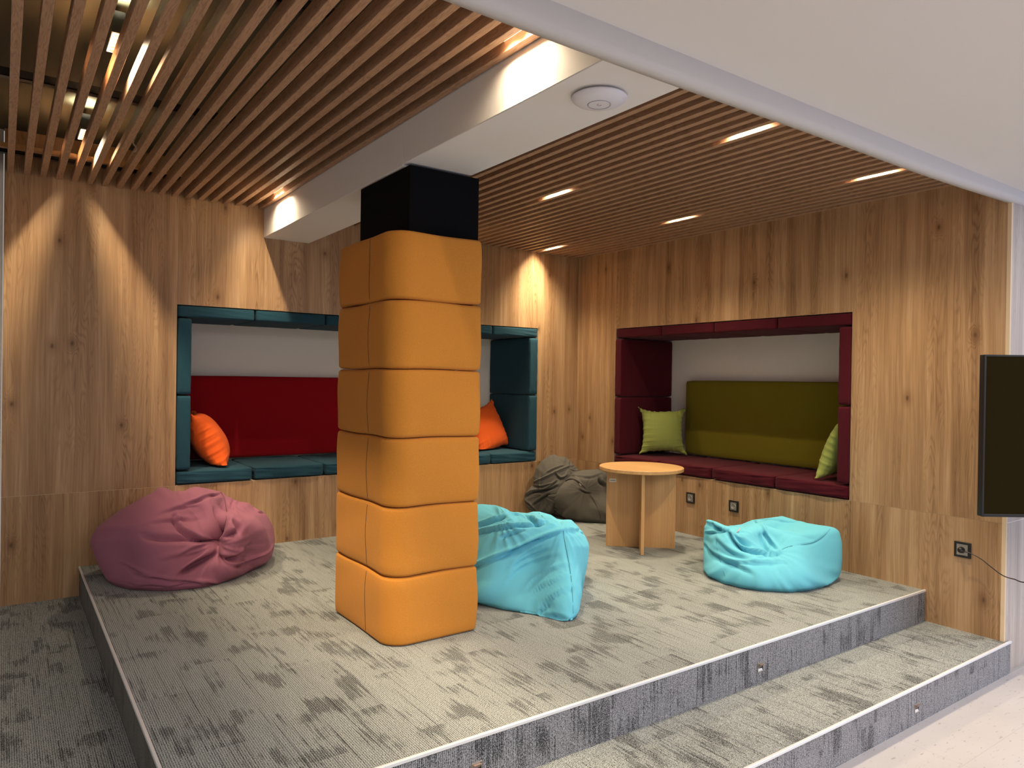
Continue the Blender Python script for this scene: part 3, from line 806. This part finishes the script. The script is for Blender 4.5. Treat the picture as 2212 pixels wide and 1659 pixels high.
def star_body(C, ctrl, base, sub=6, sigma=0.42, smooth_reg=0.02, flat=0.002):
    """closed body around C: radii given at control points, blended over all directions"""
    C = np.array(C, float); bm = bmesh.new(); bmesh.ops.create_icosphere(bm, subdivisions=sub, radius=1.0)
    V, E, F = mesh_arrays(bm); bm.free(); V = V/np.linalg.norm(V, axis=1)[:, None]
    P = np.array(ctrl, float)-C; r = np.linalg.norm(P, axis=1); D = P/r[:, None]
    base = np.array(base, float)
    def br(d): return 1/np.sqrt(((d/base)**2).sum(1))
    def ker(a, b): return np.exp(-(np.arccos(np.clip(a@b.T, -1, 1))/sigma)**2)
    K = ker(D, D)+np.eye(len(D))*smooth_reg
    w = np.linalg.solve(K, np.log(r/br(D)))
    R = br(V)*np.exp(ker(V, D)@w)
    X = C+V*R[:, None]
    T = np.array(F)
    low = X[:, 2] < flat+0.03
    z = X[:, 2]; X[:, 2] = np.where(z < flat+0.04, flat+0.04*np.exp(np.minimum(0, (z-flat-0.04)/0.04)), z)
    X[:, 2] = np.maximum(X[:, 2]-0.0*low, flat)
    X[:, 2] = np.where(X[:, 2] < flat+0.012, flat, X[:, 2])
    return X, E, T
def sil(pts, C, off=0.0):
    """outline points, taken on the plane through the body's centre that faces the viewer"""
    C = np.array(C, float); n = CP-C; n = n/np.linalg.norm(n); out = []
    for (u, v) in pts:
        d = ray(u, v); t = ((C+n*off-CP)@n)/(d@n); out.append(CP+d*t)
    return out
def to_obj(name, X, T, mat, parent=None, origin=None, sub=True):
    o3 = np.array(origin if origin is not None else (0, 0, 0))
    me = bpy.data.meshes.new(name); me.from_pydata([tuple(p) for p in X-o3], [], [tuple(int(k) for k in f) for f in T]); me.update()
    ob = link(name, me, mat, parent, True)
    if sub:
        md = ob.modifiers.new('s', 'SUBSURF'); md.levels = 1; md.render_levels = 1
    return ob
def proj_line(tree, px, lift=0.002, n=5):
    P = smooth_path([np.array([u, v, 0.0]) for u, v in px], n)
    return [hit(tree, (q[0], q[1]), lift) for q in P]
def bean(C, outline, floor_pts, extra, base, folds, gathers, seed, hold=0.05, bend=0.10, sub=7, sigma=0.36, noise=0.0025, excess=0.004, iters=40, lump=0.008, inner=0.45):
    C = np.array(C, float)
    ctrl = sil(outline, C)+[on(u, v, 2, 0.004) for u, v in floor_pts]+[np.array(e) for e in extra]
    X, E, T = star_body(C, ctrl, base, sub, sigma, 0.01)
    full = list(outline)+list(floor_pts)
    X = fit_outline(X, C, full, 6, inner); N = normals(X, T)
    X = X+N*(hashn(X*0.35, seed)*lump)[:, None]
    tr_ = tree_of(X, T); lines = []
    for (px, w, d, r) in folds:
        P = proj_line(tr_, px, 0.0, 4)
        for _ in range(4): P = [P[0]]+[(P[i-1]+2*P[i]+P[i+1])/4 for i in range(1, len(P)-1)]+[P[-1]]
        lines.append((P, w, d, r))
    X0 = X.copy(); X = creases(X0, N, lines)
    for i, (px, rad, amp, kk) in enumerate(gathers): X = X+(radial_folds(X0, N, hit(tr_, px), rad, amp, kk, seed*7+i)-X0)*0.75
    X[:, 2] = np.maximum(X[:, 2], 0.002)
    X = relax(X, E, T, excess, (), iters=iters, hold=hold, bend=bend, seed=seed, noise=noise, lim=0.01)
    X = fit_outline(X, C, full, 2, 0.6)
    X[:, 1] = np.minimum(X[:, 1], -0.004); X[:, 0] = np.minimum(X[:, 0], -0.004)
    return X, E, T

BEANS = {}
def put_bean(name, X, T, mat, label):
    org = np.array([X[:, 0].mean(), X[:, 1].mean(), 0.0])
    root = empty('bean_bag', tuple(org)); tag(root, label, 'bean bag', 'bean bags on the platform')
    to_obj('cover', X, T, mat, root, org, False); return root, org, tree_of(X, T)
def seam_part(root, org, tree, px, mat, r=0.0016, name='seam', lift=0.001):
    P = proj_line(tree, px, lift, 4)
    P = [np.array(q) for q in P]
    for _ in range(2): P = [P[0]]+[(P[i-1]+2*P[i]+P[i+1])/4 for i in range(1, len(P)-1)]+[P[-1]]
    return tube_curve(name, [tuple(q-org) for q in P], r, mat, root)

# mauve bag ---------------------------------------------------------------
X, E, T = bean((-3.42, -0.50, 0.22),
    [(193, 1165), (210, 1135), (260, 1100), (299, 1078), (331, 1062), (340, 1054), (353, 1051), (364, 1054), (373, 1060), (399, 1060), (412, 1053), (423, 1051), (436, 1053), (450, 1056), (478, 1062), (492, 1072), (514, 1082), (536, 1085), (548, 1094), (572, 1106), (584, 1124), (591, 1141), (594, 1165), (592, 1185), (586, 1205), (200, 1192), (212, 1222)],
    [(232, 1256), (250, 1268), (279, 1275), (359, 1278), (439, 1269), (498, 1253), (545, 1234), (575, 1218)],
    [(-3.75, -0.10, 0.20), (-3.3, -0.03, 0.25), (-2.95, -0.08, 0.2), (-3.5, -0.86, 0.16), (-3.85, -0.68, 0.15), (-3.2, -0.76, 0.15), (-3.5, -0.70, 0.36), (-3.3, -0.60, 0.37)],
    (0.60, 0.42, 0.30),
    [([(474, 1098), (470, 1118), (464, 1140), (462, 1158), (468, 1178), (469, 1200)], 0.042, 0.150, 0.012),
     ([(480, 1112), (480, 1135), (474, 1152)], 0.022, 0.05, 0.004),
     ([(377, 1112), (385, 1137), (405, 1152), (430, 1163), (452, 1170)], 0.012, 0.055, 0.022),
     ([(310, 1160), (345, 1167), (400, 1163), (445, 1169), (466, 1181)], 0.009, 0.034, -0.016),
     ([(395, 1238), (411, 1226), (437, 1211), (466, 1200)], 0.014, 0.080, 0.022),
     ([(474, 1205), (498, 1209), (515, 1200), (526, 1188)], 0.014, 0.060, 0.020),
     ([(478, 1207), (502, 1226), (548, 1210), (590, 1184)], 0.008, 0.036, 0.018),
     ([(486, 1160), (500, 1157), (518, 1151), (519, 1136), (506, 1122)], 0.011, 0.050, -0.018),
     ([(401, 1090), (425, 1083), (446, 1073), (478, 1064)], 0.008, 0.024, 0.012),
     ([(548, 1096), (560, 1107), (572, 1107)], 0.007, 0.022, 0.010),
     ([(285, 1240), (320, 1248), (400, 1258), (478, 1258), (540, 1241)], 0.008, 0.024, 0.012),
     ([(265, 1220), (300, 1237), (335, 1247)], 0.008, 0.014, 0.007),
     ([(280, 1262), (340, 1268), (420, 1262), (470, 1258)], 0.007, 0.014, 0.006),
     ([(392, 1200), (420, 1185), (455, 1178)], 0.009, 0.018, 0.010),
     ([(330, 1132), (380, 1125), (430, 1122)], 0.014, 0.012, 0.008),
     ([(350, 1110), (390, 1097), (425, 1095)], 0.012, 0.010, 0.006),
     ([(510, 1075), (500, 1090), (508, 1110)], 0.010, 0.012, 0.006),
     ([(345, 1215), (390, 1202), (440, 1197)], 0.014, 0.012, 0.006)],
    [((468, 1180), 0.26, 0.018, 9), ((487, 1072), 0.16, 0.012, 10)], 3)
root, org, tr_ = put_bean('m', X, T, M_MAUVE, 'mauve crumpled bean bag slumped against the wall at the left end of the platform')
seam_part(root, org, tr_, [(477, 1063), (484, 1075), (488, 1095), (490, 1110), (487, 1130), (482, 1148)], M_THRM, 0.0025, 'zipper', 0.003)

# front turquoise bag ---------------------------------------------------
X, E, T = bean((-1.86, -1.85, 0.24),
    [(930, 1190), (945, 1140), (975, 1105), (1005, 1091), (1037, 1087), (1075, 1090), (1090, 1097), (1104, 1104), (1130, 1107), (1140, 1108), (1152, 1105), (1165, 1105), (1190, 1112), (1202, 1120), (1214, 1122), (1225, 1121), (1234, 1122), (1250, 1138), (1262, 1153), (1270, 1168), (1273, 1180), (1270, 1215), (1262, 1262), (1256, 1300), (1252, 1322), (935, 1240)],
    [(1246, 1333), (1234, 1341), (1210, 1342), (1175, 1333), (1150, 1327), (1090, 1318), (1035, 1306), (960, 1280)],
    [(-2.12, -2.22, 0.14), (-1.55, -1.60, 0.22), (-2.05, -1.45, 0.20)],
    (0.44, 0.40, 0.30),
    [([(1000, 1236), (1040, 1219), (1100, 1194), (1165, 1164), (1215, 1151), (1262, 1152)], 0.008, 0.040, 0.022),
     ([(1015, 1155), (1060, 1144), (1110, 1137), (1160, 1133)], 0.008, 0.036, 0.018),
     ([(1030, 1137), (1068, 1124), (1088, 1117)], 0.012, 0.045, 0.018),
     ([(1084, 1162), (1096, 1154), (1130, 1146)], 0.008, 0.028, 0.014),
     ([(1134, 1112), (1150, 1122), (1160, 1133), (1182, 1126)], 0.009, 0.045, 0.016),
     ([(1078, 1092), (1095, 1105), (1118, 1112), (1145, 1120)], 0.009, 0.016, 0.010),
     ([(1098, 1258), (1112, 1238), (1140, 1218), (1200, 1200)], 0.009, 0.010, 0.011),
     ([(1102, 1238), (1125, 1212), (1180, 1188)], 0.009, 0.010, 0.011),
     ([(1140, 1270), (1160, 1248), (1190, 1232), (1228, 1222)], 0.009, 0.010, 0.010),
     ([(1172, 1308), (1190, 1292), (1215, 1280), (1236, 1272)], 0.009, 0.012, 0.011),
     ([(1150, 1284), (1175, 1264), (1228, 1248)], 0.008, 0.009, 0.010),
     ([(1108, 1222), (1130, 1200), (1165, 1182)], 0.009, 0.008, 0.010),
     ([(1160, 1328), (1175, 1315), (1192, 1300)], 0.008, 0.018, 0.010),
     ([(1175, 1335), (1200, 1330), (1222, 1336)], 0.008, 0.016, 0.008),
     ([(1218, 1160), (1226, 1200), (1233, 1240), (1237, 1290), (1238, 1325)], 0.006, 0.007, 0.004),
     ([(1050, 1215), (1100, 1196), (1140, 1180)], 0.014, 0.008, 0.006)],
    [((1212, 1138), 0.17, 0.014, 10), ((1238, 1260), 0.16, 0.007, 12), ((1085, 1125), 0.18, 0.016, 9)], 7)
root, org, tr_ = put_bean('t', X, T, M_TURQ, 'turquoise bean bag right beside the mustard pillar')
seam_part(root, org, tr_, [(1217, 1146), (1219, 1165), (1226, 1200), (1233, 1240), (1237, 1290), (1238, 1325)], M_THRT, 0.0010)
seam_part(root, org, tr_, [(1164, 1108), (1172, 1116), (1180, 1124)], M_THRT, 0.0010)
seam_part(root, org, tr_, [(1076, 1093), (1082, 1099), (1088, 1106)], M_THRT, 0.0010)

# right turquoise bag --------------------------------------------------
X, E, T = bean((-0.48, -2.33, 0.16),
    [(1519, 1200), (1520, 1160), (1521, 1140), (1525, 1128), (1530, 1117), (1545, 1125), (1562, 1133), (1577, 1135), (1603, 1132), (1615, 1127), (1625, 1123), (1640, 1121), (1662, 1118), (1688, 1114), (1700, 1117), (1720, 1123), (1752, 1130), (1798, 1136), (1808, 1141), (1814, 1150), (1819, 1170), (1820, 1210), (1817, 1238), (1519, 1232)],
    [(1528, 1245), (1560, 1260), (1600, 1270), (1650, 1277), (1705, 1280), (1750, 1277), (1790, 1266), (1808, 1252)],
    [(-0.45, -1.93, 0.16), (-0.10, -2.2, 0.18), (-0.72, -2.02, 0.18), (-0.74, -2.68, 0.13), (-0.44, -2.76, 0.13), (-0.87, -2.40, 0.13), (-0.45, -2.40, 0.26), (-0.20, -2.60, 0.26), (-0.62, -2.50, 0.24)],
    (0.42, 0.42, 0.22),
    [([(1572, 1147), (1578, 1160), (1594, 1181), (1625, 1190), (1665, 1198), (1684, 1196)], 0.010, 0.060, 0.024),
     ([(1585, 1155), (1600, 1170), (1625, 1183)], 0.020, 0.035, 0.0),
     ([(1537, 1130), (1548, 1143), (1560, 1144)], 0.010, 0.034, 0.012),
     ([(1524, 1152), (1545, 1151), (1570, 1147), (1610, 1150)], 0.007, 0.020, 0.012),
     ([(1628, 1122), (1648, 1150), (1665, 1172), (1676, 1186)], 0.009, 0.026, 0.014),
     ([(1642, 1155), (1652, 1178), (1662, 1196)], 0.010, 0.030, 0.014),
     ([(1522, 1178), (1550, 1205), (1590, 1222), (1622, 1238)], 0.012, 0.026, 0.012),
     ([(1560, 1211), (1600, 1218), (1650, 1217), (1694, 1216)], 0.009, 0.026, 0.014),
     ([(1545, 1165), (1575, 1195), (1620, 1211)], 0.014, 0.016, 0.010),
     ([(1640, 1123), (1670, 1126), (1745, 1131)], 0.006, 0.010, 0.006),
     ([(1773, 1272), (1795, 1259), (1812, 1246)], 0.007, 0.016, 0.010),
     ([(1684, 1190), (1710, 1180), (1735, 1177), (1760, 1172), (1780, 1158), (1794, 1142)], 0.005, 0.007, 0.003),
     ([(1690, 1150), (1730, 1158), (1760, 1166)], 0.02, 0.005, 0.003)],
    [((1668, 1192), 0.15, 0.013, 10), ((1590, 1148), 0.10, 0.007, 9)], 11, inner=0.3)
root, org, tr_ = put_bean('r', X, T, M_TURQ, 'turquoise bean bag with a pointed corner by the right wall, under the burgundy niche')
seam_part(root, org, tr_, [(1684, 1189), (1705, 1180), (1730, 1177), (1758, 1172), (1780, 1158), (1793, 1143)], M_THRT, 0.0010)
seam_part(root, org, tr_, [(1547, 1154), (1548, 1180), (1555, 1210), (1566, 1245)], M_THRT, 0.0009)
s = seam_part(root, org, tr_, [(1592, 1150), (1595, 1146), (1598, 1142)], plain('pink_pull', (0.7, 0.35, 0.35), 0.5), 0.003, 'zip_pull', 0.004); s['label'] = 'pale pink zip pull'

# grey bag: the large filled half and the folded-over half ------------------------
Xa, Ea, Ta = bean((-0.255, -0.37, 0.20),
    [(1173, 1086), (1180, 1068), (1195, 1048), (1222, 1030), (1240, 1019), (1262, 1015), (1290, 1013), (1300, 1016), (1312, 1022), (1330, 1035), (1345, 1070), (1350, 1100)],
    [(1196, 1110), (1215, 1119), (1245, 1127), (1300, 1131), (1340, 1132)],
    [(-0.05, -0.35, 0.2), (-0.2, -0.06, 0.22), (-0.35, -0.62, 0.22), (-0.1, -0.6, 0.2)],
    (0.30, 0.38, 0.30),
    [([(1206, 1048), (1222, 1038), (1236, 1035), (1250, 1043), (1262, 1053)], 0.005, 0.010, 0.010),
     ([(1252, 1058), (1265, 1064), (1275, 1066)], 0.007, 0.022, 0.010),
     ([(1296, 1033), (1298, 1042), (1308, 1050)], 0.014, 0.05, 0.012),
     ([(1177, 1092), (1195, 1104), (1217, 1117)], 0.010, 0.035, 0.014),
     ([(1212, 1034), (1240, 1030), (1275, 1034), (1300, 1024)], 0.010, 0.012, 0.008)],
    [((1262, 1058), 0.14, 0.009, 10), ((1178, 1086), 0.14, 0.012, 9)], 13, sigma=0.5)
Xb, Eb, Tb = bean((-0.43, -0.235, 0.27),
    [(1152, 1030), (1158, 1010), (1170, 995), (1186, 984), (1198, 981), (1208, 986), (1222, 987), (1232, 996), (1243, 1008), (1252, 1016), (1240, 1045), (1225, 1075), (1210, 1100), (1190, 1112), (1165, 1113), (1146, 1104), (1138, 1096), (1132, 1080), (1133, 1068), (1140, 1058), (1152, 1046)],
    [(1185, 1113), (1172, 1112)],
    [(-0.38, -0.05, 0.3), (-0.55, -0.4, 0.22), (-0.42, -0.42, 0.33), (-0.30, -0.30, 0.42)],
    (0.18, 0.20, 0.26),
    [([(1152, 1044), (1175, 1035), (1205, 1020), (1232, 1008)], 0.006, 0.018, 0.016),
     ([(1198, 1022), (1210, 1036), (1224, 1030)], 0.008, 0.030, 0.012),
     ([(1182, 1022), (1195, 1015), (1218, 1007)], 0.007, 0.010, 0.010),
     ([(1134, 1073), (1150, 1062), (1180, 1060), (1203, 1050)], 0.009, 0.060, 0.016),
     ([(1153, 1090), (1168, 1078), (1185, 1068)], 0.008, 0.045, 0.016),
     ([(1134, 1084), (1147, 1092), (1158, 1108)], 0.008, 0.022, 0.012),
     ([(1177, 1058), (1190, 1050), (1202, 1040)], 0.007, 0.018, 0.012),
     ([(1150, 1050), (1170, 1052), (1190, 1046)], 0.006, 0.018, 0.012)],
    [((1172, 1070), 0.16, 0.020, 9), ((1228, 1012), 0.12, 0.012, 9)], 17, sigma=0.36)
X = np.vstack([Xa, Xb]); T = np.vstack([Ta, Tb+len(Xa)])
root, org, tr_ = put_bean('g', X, T, M_GREY, 'dark grey bean bag folded over in the corner behind the round table')
ta = tree_of(Xa, Ta)
seam_part(root, org, ta, [(1206, 1048), (1222, 1038), (1236, 1035), (1250, 1043), (1262, 1053), (1278, 1072), (1292, 1100), (1298, 1120)], M_THRG, 0.0016, 'zipper')
s = seam_part(root, org, ta, [(1251, 1044), (1255, 1049)], plain('pull_tab', (0.6, 0.5, 0.42), 0.5), 0.0045, 'zip_pull', 0.004); s['label'] = 'pale zip pull'

# ------------------------------------------------------------------ throw pillows
def pillow(size=0.42, thick=0.15, seed=1, concave=0.035, tip=0.03, excess=0.01, wrinkle=0.013):
    n = 64; V = []; idx = {}
    bm = bmesh.new()
    def pt(u, v, s):
        # outline: sides drawn in, corners pointed
        X_ = u*(size/2)*(1-concave*2*(1-v*v)**1.0*abs(u)**3)+math.copysign(tip*abs(u)**6*abs(v)**6, u)
        Y_ = v*(size/2)*(1-concave*2*(1-u*u)**1.0*abs(v)**3)+math.copysign(tip*abs(u)**6*abs(v)**6, v)
        h = thick/2*((1-u*u)*(1-v*v))**0.42
        return (X_, Y_, s*h)
    g = {}
    for s in (1, -1):
        for i in range(n+1):
            for j in range(n+1):
                edge = i in (0, n) or j in (0, n)
                if edge and s == -1: g[(s, i, j)] = g[(1, i, j)]; continue
                u = math.sin(math.pi/2*(-1+2*i/n)); v = math.sin(math.pi/2*(-1+2*j/n))
                u = 0.5*u+0.5*(-1+2*i/n); v = 0.5*v+0.5*(-1+2*j/n)
                g[(s, i, j)] = bm.verts.new(pt(u, v, s))
    for s in (1, -1):
        for i in range(n):
            for j in range(n):
                f = [g[(s, i, j)], g[(s, i+1, j)], g[(s, i+1, j+1)], g[(s, i, j+1)]]
                if s == -1: f.reverse()
                bm.faces.new(f)
    bmesh.ops.triangulate(bm, faces=bm.faces[:])
    V, E, F = mesh_arrays(bm); bm.free(); T = np.array(F)
    h = size/2
    pn = [((sx*h, sy*h, 0), 0.13, 0.20) for sx in (-1, 1) for sy in (-1, 1)]+[((sx*h, 0, 0), 0.10, 0.10) for sx in (-1, 1)]+[((0, sy*h, 0), 0.10, 0.10) for sy in (-1, 1)]
    N = normals(V, T); rg = np.random.RandomState(seed); hh = np.zeros(len(V)); U = V/h
    for a_, b_ in ((0, 1), (1, 0)):
        for sg in (-1, 1):
            e_ = np.exp(-np.clip(1-sg*U[:, a_], 0, 3)/0.30)
            q_ = U[:, b_]*rg.uniform(9, 12)+rg.uniform(0, 6.28)+1.2*np.sin(3*U[:, b_]+rg.uniform(0, 6.28))+1.5*U[:, a_]*U[:, b_]
            hh += e_*(ridge(q_)-0.35)*0.5+e_*(ridge(q_*2.3+1)-0.35)*0.2
    hh += 0.5*hashn(V*0.6, seed)
    V = V+N*(hh*wrinkle)[:, None]
    X = relax(V, E, T, excess, pn, iters=60, hold=0.05, bend=0.06, seed=seed, floor=-9, noise=0.002, lim=0.010)
    return X, T
def put_pillow(center, xdir, ydir, size, thick, seed, mat, label, minz=None, **kw):
    X, T = pillow(size, thick, seed, **kw)
    a = np.array(xdir, float); a /= np.linalg.norm(a); b = np.array(ydir, float); b -= a*(a@b); b /= np.linalg.norm(b); c_ = np.cross(a, b)
    Wd = X[:, :1]*a+X[:, 1:2]*b+X[:, 2:]*c_+np.array(center)
    if minz is not None: Wd[:, 2] = np.maximum(Wd[:, 2], minz)
    return Wd, T, center
def pill_obj(args, mat, label, clip=None):
    Wd, T, center = args
    if clip: Wd = clip(Wd)
    o = to_obj('throw_pillow', Wd, T, mat, None, center, False); o.location = center
    tag(o, label, 'pillow', 'throw pillows in the niches'); return o
def cl_a(Wd):
    Wd = Wd.copy(); Wd[:, 0] = np.clip(Wd[:, 0], -3.366, -0.580); Wd[:, 1] = np.minimum(Wd[:, 1], ND-0.105); Wd[:, 2] = np.maximum(Wd[:, 2], 0.572); return Wd
def cl_b(Wd):
    Wd = Wd.copy(); Wd[:, 1] = np.clip(Wd[:, 1], -2.576, -0.613); Wd[:, 0] = np.minimum(Wd[:, 0], ND-0.105); Wd[:, 2] = np.maximum(Wd[:, 2], 0.566); return Wd
pill_obj(put_pillow((-3.205, 0.28, 0.735), (0.22, 1.0, 0.0), (-0.50, 0.05, 0.86), 0.41, 0.23, 1, M_COTO, ''), M_COTO, 'orange pillow leaning on the left end of the teal niche', cl_a)
pill_obj(put_pillow((-0.80, 0.33, 0.745), (0.90, 0.25, 0.22), (-0.28, 0.30, 0.90), 0.42, 0.17, 2, M_COTO, ''), M_COTO, 'orange pillow at the right end of the teal niche, half hidden by the pillar', cl_a)
pill_obj(put_pillow((0.30, -0.80, 0.765), (0.80, -0.60, 0.0), (0.10, 0.12, 0.95), 0.36, 0.16, 3, M_COTG, '', tip=0.035), M_COTG, 'green pillow standing before the olive backrest, corner end of the burgundy niche', cl_b)
pill_obj(put_pillow((0.26, -2.47, 0.76), (1.0, 0.12, 0.0), (0.0, -0.36, 0.93), 0.40, 0.16, 4, M_COTG, ''), M_COTG, 'green pillow mostly hidden behind the front end of the burgundy niche', cl_b)
